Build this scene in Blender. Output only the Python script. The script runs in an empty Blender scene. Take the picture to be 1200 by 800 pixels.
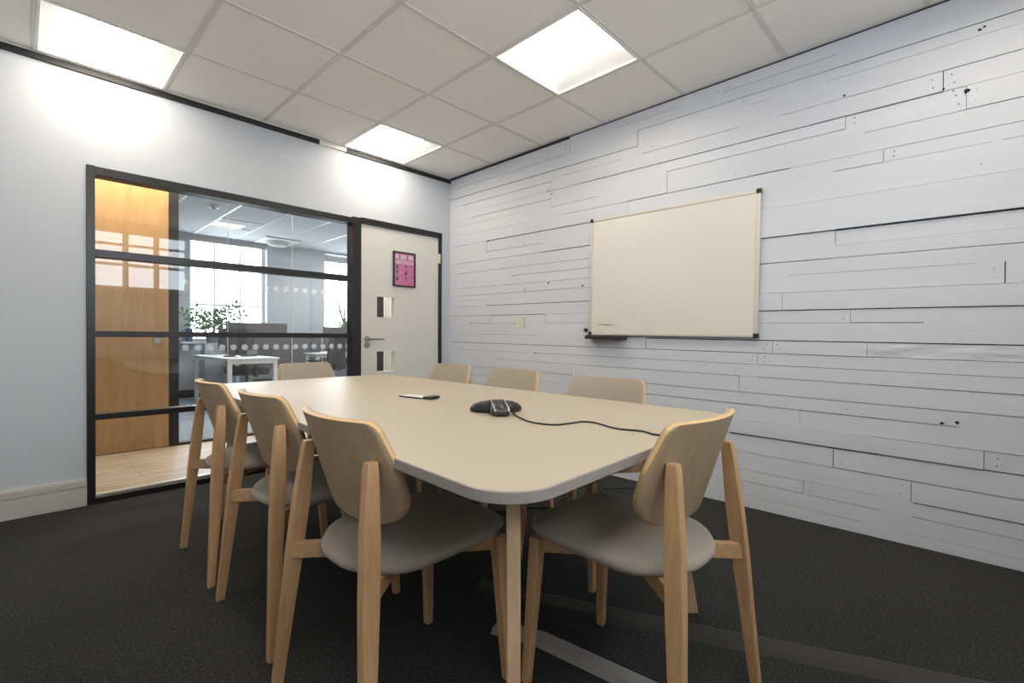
import bpy, bmesh, math, random
from mathutils import Vector, Matrix
random.seed(7)
PI = math.pi
COL = bpy.context.scene.collection
H = 2.592          # ceiling height
XL, YB = -3.52, -4.60   # left wall, back wall of the room (corner of the two seen walls is the origin)
YP, YO = 1.50, 5.55     # second glass partition and far office wall
HO = 2.72

# ------------------------------------------------------------------ materials
MATS = {}
def nodes(name):
    m = bpy.data.materials.new(name); m.use_nodes = True
    nt = m.node_tree; b = nt.nodes['Principled BSDF']
    MATS[name] = m
    return m, nt, b
def plain(name, col, rough=.5, metal=0., spec=.5, bump=None, var=0., scale=6., stretch=(1, 1, 1), sheen=0.):
    m, nt, b = nodes(name)
    b.inputs['Roughness'].default_value = rough
    b.inputs['Metallic'].default_value = metal
    b.inputs['Specular IOR Level'].default_value = spec
    if sheen: b.inputs['Sheen Weight'].default_value = sheen
    b.inputs['Base Color'].default_value = (*col, 1)
    if var or bump:
        tc = nt.nodes.new('ShaderNodeTexCoord'); mp = nt.nodes.new('ShaderNodeMapping')
        mp.inputs['Scale'].default_value = stretch
        nt.links.new(tc.outputs['Object'], mp.inputs['Vector'])
    if var:
        n = nt.nodes.new('ShaderNodeTexNoise'); n.inputs['Scale'].default_value = scale; n.inputs['Detail'].default_value = 5
        nt.links.new(mp.outputs['Vector'], n.inputs['Vector'])
        r = nt.nodes.new('ShaderNodeValToRGB')
        r.color_ramp.elements[0].position = .3; r.color_ramp.elements[1].position = .7
        r.color_ramp.elements[0].color = (*[c * (1 - var) for c in col], 1)
        r.color_ramp.elements[1].color = (*[min(1, c * (1 + var)) for c in col], 1)
        nt.links.new(n.outputs['Fac'], r.inputs['Fac']); nt.links.new(r.outputs['Color'], b.inputs['Base Color'])
    if bump:
        n2 = nt.nodes.new('ShaderNodeTexNoise'); n2.inputs['Scale'].default_value = bump[0]; n2.inputs['Detail'].default_value = 4
        nt.links.new(mp.outputs['Vector'], n2.inputs['Vector'])
        bp = nt.nodes.new('ShaderNodeBump'); bp.inputs['Strength'].default_value = bump[1]; bp.inputs['Distance'].default_value = bump[2]
        nt.links.new(n2.outputs['Fac'], bp.inputs['Height']); nt.links.new(bp.outputs['Normal'], b.inputs['Normal'])
    return m
def wood(name, c1, c2, axis=2, rough=.45, scale=9., ratio=14.):
    """straight-grained wood, grain running along the given local axis"""
    m, nt, b = nodes(name)
    b.inputs['Roughness'].default_value = rough
    tc = nt.nodes.new('ShaderNodeTexCoord'); mp = nt.nodes.new('ShaderNodeMapping')
    s = [ratio, ratio, ratio]; s[axis] = 1.
    mp.inputs['Scale'].default_value = s
    nt.links.new(tc.outputs['Object'], mp.inputs['Vector'])
    n = nt.nodes.new('ShaderNodeTexNoise'); n.inputs['Scale'].default_value = scale * .5; n.inputs['Detail'].default_value = 6; n.inputs['Distortion'].default_value = .6
    nt.links.new(mp.outputs['Vector'], n.inputs['Vector'])
    r = nt.nodes.new('ShaderNodeValToRGB')
    r.color_ramp.elements[0].position = .34; r.color_ramp.elements[0].color = (*c1, 1)
    r.color_ramp.elements[1].position = .66; r.color_ramp.elements[1].color = (*c2, 1)
    nt.links.new(n.outputs['Fac'], r.inputs['Fac']); nt.links.new(r.outputs['Color'], b.inputs['Base Color'])
    bp = nt.nodes.new('ShaderNodeBump'); bp.inputs['Strength'].default_value = .12; bp.inputs['Distance'].default_value = .0005
    nt.links.new(n.outputs['Fac'], bp.inputs['Height']); nt.links.new(bp.outputs['Normal'], b.inputs['Normal'])
    return m
def emit(name, col, strength):
    m = bpy.data.materials.new(name); m.use_nodes = True; nt = m.node_tree
    nt.nodes.remove(nt.nodes['Principled BSDF'])
    e = nt.nodes.new('ShaderNodeEmission'); e.inputs['Color'].default_value = (*col, 1); e.inputs['Strength'].default_value = strength
    nt.links.new(e.outputs[0], nt.nodes['Material Output'].inputs[0]); MATS[name] = m
    return m
def glass(name, ior=1.5, tint=(1, 1, 1)):
    m = bpy.data.materials.new(name); m.use_nodes = True; nt = m.node_tree
    nt.nodes.remove(nt.nodes['Principled BSDF'])
    t = nt.nodes.new('ShaderNodeBsdfTransparent'); t.inputs['Color'].default_value = (*tint, 1)
    g = nt.nodes.new('ShaderNodeBsdfGlossy'); g.inputs['Roughness'].default_value = 0.0
    f = nt.nodes.new('ShaderNodeFresnel'); f.inputs['IOR'].default_value = ior
    mx = nt.nodes.new('ShaderNodeMixShader')
    ge = nt.nodes.new('ShaderNodeNewGeometry'); inv = nt.nodes.new('ShaderNodeMath'); inv.operation = 'SUBTRACT'; inv.inputs[0].default_value = 1.
    mu = nt.nodes.new('ShaderNodeMath'); mu.operation = 'MULTIPLY'      # reflection at the outer faces only (a thin pane, no refraction)
    nt.links.new(ge.outputs['Backfacing'], inv.inputs[1]); nt.links.new(f.outputs[0], mu.inputs[0]); nt.links.new(inv.outputs[0], mu.inputs[1])
    nt.links.new(mu.outputs[0], mx.inputs[0]); nt.links.new(t.outputs[0], mx.inputs[1]); nt.links.new(g.outputs[0], mx.inputs[2])
    nt.links.new(mx.outputs[0], nt.nodes['Material Output'].inputs[0]); MATS[name] = m
    return m

plain('wall_paint', (.57, .597, .64), .7, bump=(60, .05, .001))
plain('plank_paint', (.67, .695, .75), .5, spec=.4, bump=(26, .6, .003), var=.035, scale=5, stretch=(1, .09, 1.2))
plain('plank_dark', (.02, .02, .022), .9)
plain('plank_rough', (.67, .695, .75), .5, bump=(14, .9, .02), stretch=(1, .35, 1.3))
plain('skirting_paint', (.56, .535, .49), .4)
plain('ceiling_tile', (.92, .895, .865), .95, bump=(260, .25, .001), var=.02, scale=240)
plain('ceiling_grid', (.72, .705, .68), .6)
plain('black_metal', (.013, .012, .012), .35)
plain('black_trim_and_shadow', (.012, .012, .012), .6)
plain('white_trim', (.75, .73, .68), .5)
plain('light_frame', (.80, .79, .75), .45)
plain('light_reflector', (.90, .93, .97), .35)
emit('lamp', (1., .905, .765), 12.)
glass('glass', 1.68, (.985, .99, .99))
plain('door_paint', (.72, .705, .65), .4)
plain('door_lining', (.50, .42, .30), .5)
plain('steel', (.42, .40, .37), .28, metal=1.)
plain('picture_frame', (.02, .016, .014), .3)
plain('poster_pink', (.72, .17, .38), .4)
plain('poster_pale', (.72, .45, .58), .4)
plain('poster_white', (.78, .68, .74), .4)
plain('poster_dark', (.10, .09, .14), .4)
plain('poster_green', (.26, .33, .30), .4)
plain('board_white', (.77, .745, .68), .22, spec=.5)
plain('aluminium', (.72, .69, .61), .35, metal=.4)
plain('black_plastic', (.014, .014, .015), .35)
plain('dark_plastic', (.03, .03, .032), .5)
plain('silver_plastic', (.45, .45, .45), .3, metal=.6)
plain('socket_plastic', (.74, .69, .58), .35)
plain('streak_brown', (.20, .16, .12), .6)
plain('laminate', (.465, .39, .290), .42, spec=.45, bump=(400, .04, .0004))
plain('laminate_edge', (.34, .30, .275), .5)
wood('oak_z', (.52, .305, .145), (.60, .375, .190), 2)
wood('oak_x', (.52, .305, .145), (.60, .375, .190), 0)
wood('oak_y', (.52, .305, .145), (.60, .375, .190), 1)
wood('ply_face', (.41, .295, .18), (.47, .345, .215), 2, ratio=10)
plain('ply_edge', (.68, .44, .19), .5, var=.12, scale=300, stretch=(1, 1, 1))
wood('table_oak', (.46, .30, .17), (.55, .385, .23), 2)
wood('door_oak', (.33, .20, .09), (.40, .25, .12), 2, scale=5, ratio=9, rough=.3)
plain('seat_fabric', (.34, .29, .24), .95, bump=(900, .5, .001), var=.16, scale=420, sheen=.2)
plain('back_fabric', (.42, .355, .275), .95, bump=(900, .5, .001), var=.10, scale=420, sheen=.2)
plain('cover_plastic', (.27, .25, .23), .45)
plain('rubber_strip', (.030, .029, .027), .8)
plain('paper', (.78, .77, .74), .6)
plain('office_white', (.70, .71, .70), .4)
plain('office_wall', (.40, .44, .48), .8)
plain('office_ceiling', (.50, .51, .52), .95)
plain('screen_fabric', (.085, .088, .098), .9)
plain('office_dark', (.028, .028, .032), .6)
plain('blue_plastic', (.02, .05, .20), .4)
plain('plant_green', (.12, .20, .085), .5, var=.35, scale=20)
plain('plant_stem', (.10, .09, .04), .7)
plain('pot_grey', (.16, .17, .19), .6)
plain('blind', (.46, .46, .44), .9)
def film():
    m, nt, b = nodes('dot_film'); b.inputs['Base Color'].default_value = (.74, .80, .88, 1); b.inputs['Alpha'].default_value = .38; b.inputs['Roughness'].default_value = .6
film()

def carpet():
    m, nt, b = nodes('carpet')
    b.inputs['Roughness'].default_value = 1.; b.inputs['Specular IOR Level'].default_value = .15
    tc = nt.nodes.new('ShaderNodeTexCoord')
    n = nt.nodes.new('ShaderNodeTexNoise'); n.inputs['Scale'].default_value = 120; n.inputs['Detail'].default_value = 8; n.inputs['Roughness'].default_value = .78
    n3 = nt.nodes.new('ShaderNodeTexNoise'); n3.inputs['Scale'].default_value = 1.6; n3.inputs['Detail'].default_value = 3
    r = nt.nodes.new('ShaderNodeValToRGB')
    r.color_ramp.elements[0].position = .36; r.color_ramp.elements[0].color = (.006, .006, .0058, 1)
    r.color_ramp.elements[1].position = .68; r.color_ramp.elements[1].color = (.078, .078, .076, 1)
    mx = nt.nodes.new('ShaderNodeMixRGB'); mx.blend_type = 'MULTIPLY'; mx.inputs[0].default_value = .5
    r2 = nt.nodes.new('ShaderNodeValToRGB'); r2.color_ramp.elements[0].position = .35; r2.color_ramp.elements[0].color = (.65, .64, .62, 1); r2.color_ramp.elements[1].position = .65
    bp = nt.nodes.new('ShaderNodeBump'); bp.inputs['Strength'].default_value = .12; bp.inputs['Distance'].default_value = .001
    L = nt.links.new
    L(tc.outputs['Object'], n.inputs['Vector']); L(tc.outputs['Object'], n3.inputs['Vector'])
    L(n.outputs['Fac'], r.inputs['Fac']); L(n3.outputs['Fac'], r2.inputs['Fac'])
    L(r.outputs['Color'], mx.inputs[1]); L(r2.outputs['Color'], mx.inputs[2]); L(mx.outputs[0], b.inputs['Base Color'])
    L(n.outputs['Fac'], bp.inputs['Height']); L(bp.outputs['Normal'], b.inputs['Normal'])
carpet()
def office_carpet():
    plain('office_carpet', (.33, .375, .44), .95, var=.12, scale=60)
office_carpet()
def corridor_floor():
    m, nt, b = nodes('corridor_boards')
    b.inputs['Roughness'].default_value = .38
    tc = nt.nodes.new('ShaderNodeTexCoord')
    br = nt.nodes.new('ShaderNodeTexBrick'); br.offset = .37
    br.inputs['Scale'].default_value = 1.; br.inputs['Brick Width'].default_value = 1.2; br.inputs['Row Height'].default_value = .17
    br.inputs['Mortar Size'].default_value = .003
    br.inputs['Color1'].default_value = (.60, .51, .42, 1); br.inputs['Color2'].default_value = (.55, .46, .37, 1); br.inputs['Mortar'].default_value = (.30, .23, .17, 1)
    mp = nt.nodes.new('ShaderNodeMapping'); mp.inputs['Scale'].default_value = (1, 6, 1)
    n = nt.nodes.new('ShaderNodeTexNoise'); n.inputs['Scale'].default_value = 4; n.inputs['Detail'].default_value = 6
    r = nt.nodes.new('ShaderNodeValToRGB'); r.color_ramp.elements[0].position = .35; r.color_ramp.elements[0].color = (.70, .68, .66, 1); r.color_ramp.elements[1].position = .6
    mx = nt.nodes.new('ShaderNodeMixRGB'); mx.blend_type = 'MULTIPLY'; mx.inputs[0].default_value = 1
    L = nt.links.new
    L(tc.outputs['Object'], br.inputs['Vector']); L(tc.outputs['Object'], mp.inputs['Vector']); L(mp.outputs[0], n.inputs['Vector'])
    L(n.outputs['Fac'], r.inputs['Fac']); L(br.outputs['Color'], mx.inputs[1]); L(r.outputs['Color'], mx.inputs[2]); L(mx.outputs[0], b.inputs['Base Color'])
corridor_floor()

# ------------------------------------------------------------------ mesh helpers
def bm_box(bm, a, b, mi=0, M=None):
    x0, y0, z0 = [min(p, q) for p, q in zip(a, b)]; x1, y1, z1 = [max(p, q) for p, q in zip(a, b)]
    P = [(x0, y0, z0), (x1, y0, z0), (x1, y1, z0), (x0, y1, z0), (x0, y0, z1), (x1, y0, z1), (x1, y1, z1), (x0, y1, z1)]
    v = [bm.verts.new(M @ Vector(p) if M else p) for p in P]
    for f in ((0, 3, 2, 1), (4, 5, 6, 7), (0, 1, 5, 4), (1, 2, 6, 5), (2, 3, 7, 6), (3, 0, 4, 7)):
        bm.faces.new([v[i] for i in f]).material_index = mi
    return v
def bm_loft(bm, rings, mi=0, cap=True, closed=True):
    R = [[bm.verts.new(p) for p in ring] for ring in rings]
    n = len(R[0])
    for A, B in zip(R, R[1:]):
        for i in range(n if closed else n - 1):
            bm.faces.new([A[i], A[(i + 1) % n], B[(i + 1) % n], B[i]]).material_index = mi
    if cap:
        bm.faces.new(list(reversed(R[0]))).material_index = mi
        bm.faces.new(R[-1]).material_index = mi
    return R
def bm_cyl(bm, p0, p1, r0, r1=None, n=16, mi=0):
    r1 = r0 if r1 is None else r1
    p0, p1 = Vector(p0), Vector(p1); d = (p1 - p0).normalized()
    u = d.orthogonal().normalized(); w = d.cross(u)
    bm_loft(bm, [[p + (u * math.cos(2 * PI * k / n) + w * math.sin(2 * PI * k / n)) * r for k in range(n)] for p, r in ((p0, r0), (p1, r1))], mi)
def obj(name, bm, mats, parent=None, bevel=0., seg=2, smooth=False, loc=None, rot=None, sub=0):
    bmesh.ops.recalc_face_normals(bm, faces=bm.faces[:])
    me = bpy.data.meshes.new(name); bm.to_mesh(me); bm.free()
    for m in (mats if isinstance(mats, (list, tuple)) else [mats]): me.materials.append(MATS[m])
    o = bpy.data.objects.new(name, me); COL.objects.link(o)
    if parent: o.parent = parent
    if loc: o.location = loc
    if rot: o.rotation_euler = rot
    if smooth:
        for p in me.polygons: p.use_smooth = True
    if sub:
        s = o.modifiers.new('sub', 'SUBSURF'); s.levels = s.render_levels = sub
    if bevel:
        b = o.modifiers.new('bevel', 'BEVEL'); b.width = bevel; b.segments = seg; b.limit_method = 'ANGLE'; b.angle_limit = .6
    return o
def box(name, a, b, mat, parent=None, bevel=0., **k):
    bm = bmesh.new(); bm_box(bm, a, b); return obj(name, bm, mat, parent, bevel, **k)
def thing(name, label, cat, loc=(0, 0, 0), rz=0., group=None):
    o = bpy.data.objects.new(name, None); COL.objects.link(o); o.location = loc; o.rotation_euler = (0, 0, rz)
    o.empty_display_size = .1
    o['label'] = label; o['category'] = cat
    if group: o['group'] = group
    return o
def tag(o, label, cat, group=None):
    o['label'] = label; o['category'] = cat
    if group: o['group'] = group
    return o
def struct(o): o['kind'] = 'structure'; return o
def empty(name, loc=(0, 0, 0)):
    o = bpy.data.objects.new(name, None); COL.objects.link(o); o.location = loc; return struct(o)
def tube(name, pts, r, mat, parent=None):
    V_ = [Vector(p) for p in pts]; V_ = [V_[0] * 2 - V_[1]] + V_ + [V_[-1] * 2 - V_[-2]]
    path = []
    for a, b, c, d in zip(V_, V_[1:], V_[2:], V_[3:]):
        for k in range(7):
            t = k / 7; path.append(.5 * ((2 * b) + (c - a) * t + (2 * a - 5 * b + 4 * c - d) * t * t + (3 * b - a - 3 * c + d) * t ** 3))
    path.append(V_[-2]); bm = bmesh.new(); rings = []; u = None
    for i, p in enumerate(path):
        d = (path[min(i + 1, len(path) - 1)] - path[max(i - 1, 0)]).normalized()
        u = (u - d * u.dot(d)).normalized() if u else d.orthogonal().normalized()
        w = d.cross(u); rings.append([p + (u * math.cos(PI * k / 4) + w * math.sin(PI * k / 4)) * r for k in range(8)])
    bm_loft(bm, rings); return obj(name, bm, mat, parent, smooth=True)

# ================================================================== ROOM SHELL
struct(box('floor', (XL, YB, -.05), (0.02, 0.0, 0), 'carpet'))
struct(box('floor', (-3.7, 0.0, -.05), (1.6, YP, -.001), 'corridor_boards'))
struct(box('floor', (-3.7, YP, -.05), (3.4, YO + .3, -.001), 'office_carpet'))

# wall with the glazed screen and the door (y = 0 plane)
FX0, FX1, FZ = -2.737, -.110, 2.017
bm = bmesh.new()
bm_box(bm, (-3.8, 0, 0), (FX0 + .004, .11, H + .2)); bm_box(bm, (FX0 + .004, 0, FZ - .004), (FX1 - .004, .11, H + .2)); bm_box(bm, (FX1 - .004, 0, 0), (1.7, .11, H + .2))
struct(obj('wall_front', bm, 'wall_paint'))
struct(box('wall_left', (XL - .1, YB, 0), (XL, 0, H + .2), 'wall_paint'))

# back wall with the high window reflected in the screen
WX0, WX1, WZ0, WZ1 = -3.30, -1.22, 1.66, 2.48
bm = bmesh.new()
bm_box(bm, (XL - .1, YB - .25, 0), (0.1, YB, WZ0)); bm_box(bm, (XL - .1, YB - .25, WZ1), (0.1, YB, H + .2))
bm_box(bm, (XL - .1, YB - .25, WZ0), (WX0, YB, WZ1)); bm_box(bm, (WX1, YB - .25, WZ0), (0.1, YB, WZ1))
struct(obj('wall_back', bm, 'wall_paint'))
w = empty('window_3')
bm = bmesh.new()
ys = (YB - .12, YB - .06)
for x0, x1 in ((WX0, WX0 + .05), (-2.70, -2.64), (-2.36, -2.30), (-2.0, -1.94), (-1.65, -1.59), (WX1 - .05, WX1)): bm_box(bm, (x0, ys[0], WZ0), (x1, ys[1], WZ1))
for z0, z1 in ((WZ0, WZ0 + .04), (1.985, 2.02), (2.265, 2.295), (WZ1 - .04, WZ1)): bm_box(bm, (WX0, ys[0] + .008, z0), (WX1, ys[1] - .008, z1))
obj('window_frame', bm, 'white_trim', w)
box('window_pane', (WX0, YB - .094, WZ0), (WX1, YB - .088, WZ1), 'glass', w)
box('window_sill', (WX0 - .05, YB - .05, WZ0 - .03), (WX1 + .05, YB + .05, WZ0), 'white_trim', w, .004)

# skirting boards
def skirting(name, axis, p, q, at, sgn):
    bm = bmesh.new()
    for z0, z1, d in ((0, .109, .020), (.109, .114, .014), (.114, .153, .020), (.153, .160, .014)):
        if axis == 'x': bm_box(bm, (p, at, z0), (q, at + sgn * d, z1))
        else: bm_box(bm, (at, p, z0), (at + sgn * d, q, z1))
    return struct(obj(name, bm, 'skirting_paint', None, .002))
skirting('baseboard_front', 'x', XL, FX0, 0, -1)
skirting('baseboard_left', 'y', YB, 0, XL, 1)
skirting('baseboard_back', 'x', XL, 0, YB, 1)

# ------------------------------------------------------------------ plank wall (x = 0 plane)
SEAMS = [(2.563, [(-1.89, -2.36, 1.0), (-2.68, -3.26, 1.0)]), (2.493, [(-2.09, -2.63, 1.0), (-2.63, -2.7, 0.5), (-2.7, -2.93, 1.0), (-2.93, -3.22, 0.8), (-3.22, -3.94, 1.5)]), (2.481, [(-0.01, -1.47, 1.0), (-1.47, -1.5, 0.7)]), (2.436, [(-2.83, -2.93, 0.5), (-3.22, -3.94, 0.6)]), (2.385, [(-0.02, -1.75, 2.0), (-1.75, -2.09, 1.5)]), (2.322, [(-1.31, -1.96, 0.7), (-2.12, -2.77, 1.0), (-3.0, -3.3, 0.7), (-3.3, -3.68, 1.2), (-3.68, -3.94, 1.5)]), (2.3, [(-0.2, -1.31, 1.5)]), (2.224, [(-0.02, -1.26, 0.8), (-1.26, -1.6, 2.0), (-1.6, -3.68, 3.0), (-3.68, -3.94, 1.5)]), (2.16, [(-0.33, -1.31, 1.5)]), (2.157, [(-2.31, -3.3, 0.8)]), (2.115, [(-3.38, -3.94, 1.0)]), (2.102, [(-0.02, -0.91, 0.5)]), (2.091, [(-1.31, -1.78, 1.0)]), (2.011, [(-0.02, -1.04, 0.4), (-1.39, -1.47, 0.4), (-1.47, -2.0, 1.0), (-2.0, -2.02, 2.0), (-2.02, -2.84, 2.5), (-2.84, -3.04, 3.0), (-3.04, -3.46, 1.2), (-3.46, -3.94, 1.0)]), (1.945, [(-3.25, -3.84, 1.2), (-3.84, -3.88, 0.5), (-3.88, -3.94, 1.5)]), (1.91, [(-0.02, -0.55, 1.0), (-0.55, -1.69, 3.0)]), (1.811, [(-0.54, -1.22, 1.5)]), (1.801, [(-2.7, -3.94, 1.5)]), (1.735, [(-0.02, -1.19, 1.2), (-1.19, -1.75, 2.5)]), (1.638, [(-0.02, -1.75, 1.0)]), (1.632, [(-2.8, -3.26, 2.0), (-3.26, -3.94, 3.0)]), (1.565, [(-0.87, -1.75, 1.2)]), (1.55, [(-3.26, -3.95, 0.8)]), (1.489, [(-0.11, -0.35, 1.0), (-0.39, -1.75, 0.8)]), (1.484, [(-2.8, -3.25, 1.8), (-3.25, -3.95, 1.2)]), (1.417, [(-0.02, -1.75, 1.0)]), (1.407, [(-3.04, -3.8, 0.6)]), (1.372, [(-0.02, -0.52, 0.8)]), (1.312, [(-0.02, -0.41, 0.8), (-0.54, -1.75, 2.0)]), (1.31, [(-2.8, -3.89, 1.0), (-3.89, -3.9, 0.5), (-3.9, -3.95, 1.0)]), (1.22, [(-0.02, -0.61, 1.2), (-0.61, -1.25, 2.0), (-1.26, -1.75, 0.6)]), (1.21, [(-2.8, -3.95, 2.0)]), (1.147, [(-0.3, -0.61, 1.2), (-0.61, -0.72, 0.5), (-0.72, -0.94, 0.8), (-1.26, -1.75, 0.8)]), (1.139, [(-2.8, -3.33, 0.8), (-3.33, -3.62, 1.5)]), (1.046, [(-0.43, -1.15, 0.5)]), (1.038, [(-2.16, -3.95, 2.0)]), (0.963, [(-0.02, -2.84, 1.5), (-2.84, -3.48, 1.2), (-3.48, -3.95, 1.0)]), (0.895, [(-0.03, -1.12, 0.6), (-1.12, -2.84, 1.0), (-2.84, -2.88, 0.7), (-2.88, -3.48, 1.2), (-3.48, -3.95, 1.0)]), (0.822, [(-0.66, -1.61, 0.8), (-1.61, -2.41, 1.2), (-2.41, -2.78, 1.0), (-2.78, -2.88, 0.5), (-2.88, -3.42, 1.2), (-3.42, -3.95, 1.5)]), (0.737, [(-0.3, -1.53, 1.5)]), (0.725, [(-2.16, -2.78, 1.5), (-2.78, -3.95, 1.5)]), (0.661, [(-0.2, -1.46, 0.8)]), (0.653, [(-1.6, -2.85, 1.8), (-2.85, -3.09, 1.5), (-3.09, -3.49, 2.0), (-3.49, -3.74, 1.5)]), (0.584, [(-0.02, -0.9, 1.5)]), (0.559, [(-0.9, -3.26, 0.6), (-3.4, -3.83, 1.2), (-3.83, -3.95, 1.0)]), (0.472, [(-0.02, -2.73, 1.0), (-2.73, -3.45, 3.5), (-3.45, -3.83, 3.0), (-3.83, -3.95, 2.5)]), (0.366, [(-0.02, -3.26, 0.8), (-3.26, -3.95, 2.0)]), (0.263, [(-0.02, -3.11, 0.8), (-3.11, -3.45, 0.5), (-3.59, -3.96, 2.5)]), (0.192, [(-0.02, -2.78, 1.0), (-2.78, -3.12, 1.5), (-3.12, -3.46, 1.0), (-3.58, -3.96, 1.2)]), (0.111, [(-0.02, -3.38, 0.8), (-3.56, -3.96, 0.5)])]
JOINTS = [(-1.31, 2.300, 2.091, .8), (-1.22, 1.91, 1.811, .6), (-.54, 1.91, 1.811, .7), (-.35, 1.565, 1.489, .6), (-.52, 1.372, 1.312, .6), (-.61, 1.22, 1.147, 1.2), (-1.26, 1.22, 1.147, .7),
          (-2.16, 1.038, .963, 1.), (-2.78, .822, .725, .8), (-3.10, .653, .559, .6), (-3.26, .472, .366, 1.6), (-3.12, .263, .192, 1.2), (-2.96, 1.038, .963, .9), (-3.40, 1.038, .963, .8),
          (-2.88, .963, .895, .7), (-3.83, .559, .472, 1.), (-3.58, .366, .263, 1.2), (-3.26, 1.632, 1.55, .8), (-3.89, 1.407, 1.31, 1.6), (-3.01, 1.31, 1.21, .9), (-3.33, 1.21, 1.139, .8),
          (-3.68, 2.322, 2.224, 1.4), (-3.76, 2.224, 2.115, .7), (-3.30, 2.224, 2.157, 1.), (-3.46, 2.011, 1.945, .7), (-2.68, 2.592, 2.563, .6), (-2.09, 2.493, 2.385, 1.), (-2.31, 2.157, 2.011, 1.),
          (-2.02, 2.011, 1.801, .7), (-1.50, 2.592, 2.481, 1.), (-1.20, .472, .366, 1.), (-.85, .263, .192, 1.), (-2.0, .366, .263, .8), (-1.53, .822, .661, .8)]
SH = .0145   # the boards fall slightly towards the viewer
def plank_wall():
    hs = []
    for z, segs in SEAMS:
        for a, b, w in segs:
            if b < -3.9: b = YB
            if a > -.05: a = 0.
            hs.append((z, a, b, w))
    ZS = sorted({0., 2.66} | {h[0] for h in hs} | {j[1] for j in JOINTS} | {j[2] for j in JOINTS})
    YS = sorted({0., YB} | {h[1] for h in hs} | {h[2] for h in hs} | {j[0] for j in JOINTS})
    nz, ny = len(ZS) - 1, len(YS) - 1
    def hseam(iz, iy):      # seam on ZS[iz] over column iy
        z = ZS[iz]; m = (YS[iy] + YS[iy + 1]) / 2
        return max([w for (zz, a, b, w) in hs if zz == z and b <= m <= a] or [0])
    def vseam(iy, iz):
        y = YS[iy]; m = (ZS[iz] + ZS[iz + 1]) / 2
        return max([j[3] for j in JOINTS if j[0] == y and j[2] <= m <= j[1]] or [0])
    par = list(range(nz * ny))
    def find(i):
        while par[i] != i: par[i] = par[par[i]]; i = par[i]
        return i
    for iz in range(nz):
        for iy in range(ny):
            if iy + 1 < ny and not vseam(iy + 1, iz): par[find(iz * ny + iy)] = find(iz * ny + iy + 1)
            if iz + 1 < nz and not hseam(iz + 1, iy): par[find(iz * ny + iy)] = find((iz + 1) * ny + iy)
    depth = {}
    rnd = random.Random(3)
    bm = bmesh.new()
    bm_box(bm, (.020, YB, -.05), (.12, .1, H + .2), 2)
    def V(x, y, z): return bm.verts.new((x, y, z + SH * y * (1 if z > .02 else 0)))
    for iz in range(nz):
        for iy in range(ny):
            r = find(iz * ny + iy)
            if r not in depth: depth[r] = rnd.uniform(-.0035, .0035)
            d = depth[r]
            zc, yc = (ZS[iz] + ZS[iz + 1]) / 2, (YS[iy] + YS[iy + 1]) / 2
            if .366 < zc < .50 and yc < -3.0: d = -.004
            if .472 < zc < .56 and -3.83 < yc < -2.7: d = -.010   # the board standing proud low on the right
            if 1.632 < zc < 1.80 and yc < -2.7: d = -.012
            if 1.21 < zc < 1.31 and yc < -2.8: d = -.009
            if .263 < zc < .366 and yc < -3.58: d = -.007
            mi = 1 if (.963 < zc < 1.038 and yc < -3.40) else 0
            g = lambda w: .0013 * w if w else 0.
            z0 = ZS[iz] + g(hseam(iz, iy)); z1 = ZS[iz + 1] - g(hseam(iz + 1, iy))
            y0 = YS[iy] + g(vseam(iy, iz)); y1 = YS[iy + 1] - g(vseam(iy + 1, iz))
            f = [V(d, y0, z0), V(d, y1, z0), V(d, y1, z1), V(d, y0, z1)]
            k = [V(.021, y0, z0), V(.021, y1, z0), V(.021, y1, z1), V(.021, y0, z1)]
            bm.faces.new(f).material_index = mi
            for i in range(4):
                bm.faces.new([f[i], f[(i + 1) % 4], k[(i + 1) % 4], k[i]]).material_index = 0
    # nail holes and knots where the paint is broken
    def spot(y, z, r):
        n = 8; ph = rnd.random() * 3
        vs = [bm.verts.new((-.0042 if not (.472 < z < .56) else -.0105, y + r * math.cos(ph + 2 * PI * i / n) * rnd.uniform(.75, 1.2), z + SH * y + r * .8 * math.sin(ph + 2 * PI * i / n) * rnd.uniform(.75, 1.2))) for i in range(n)]
        ws = [bm.verts.new((.001, v.co.y, v.co.z)) for v in vs]
        bm.faces.new(vs).material_index = 2
        for i in range(n): bm.faces.new([vs[i], vs[(i + 1) % n], ws[(i + 1) % n], ws[i]]).material_index = 2
    for y, z, r in ((-1.288, 1.473, 0.009), (-1.027, 1.436, 0.006), (-1.628, 1.433, 0.009), (-0.56, 1.904, 0.008), (-1.317, 2.194, 0.007), (-3.762, 2.198, 0.013), (-3.737, 1.647, 0.013),
                    (-3.741, 0.674, 0.009), (-3.688, 0.664, 0.008), (-3.801, 2.461, 0.006), (-3.817, 2.469, 0.005), (-3.294, 2.334, 0.006), (-1.149, 0.895, 0.008), (-3.682, 2.236, 0.005)):
        spot(y, z, r)
    for (yj, za, zb, w) in JOINTS:
        for dy in (.035, -.035):
            if rnd.random() < .6:
                for q in (.3, .7): spot(yj + dy + rnd.uniform(-.01, .01), zb + (za - zb) * q, rnd.uniform(.0018, .003))
    for k in range(60):
        y = rnd.choice([-.4, -1.0, -1.6, -2.2, -2.8, -3.35, -3.75]) + rnd.uniform(-.06, .06); z = rnd.uniform(.15, 2.5)
        spot(y, z, rnd.uniform(.0016, .0026))
    return struct(obj('wall_right', bm, ['plank_paint', 'plank_rough', 'plank_dark']))
plank_wall()

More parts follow.
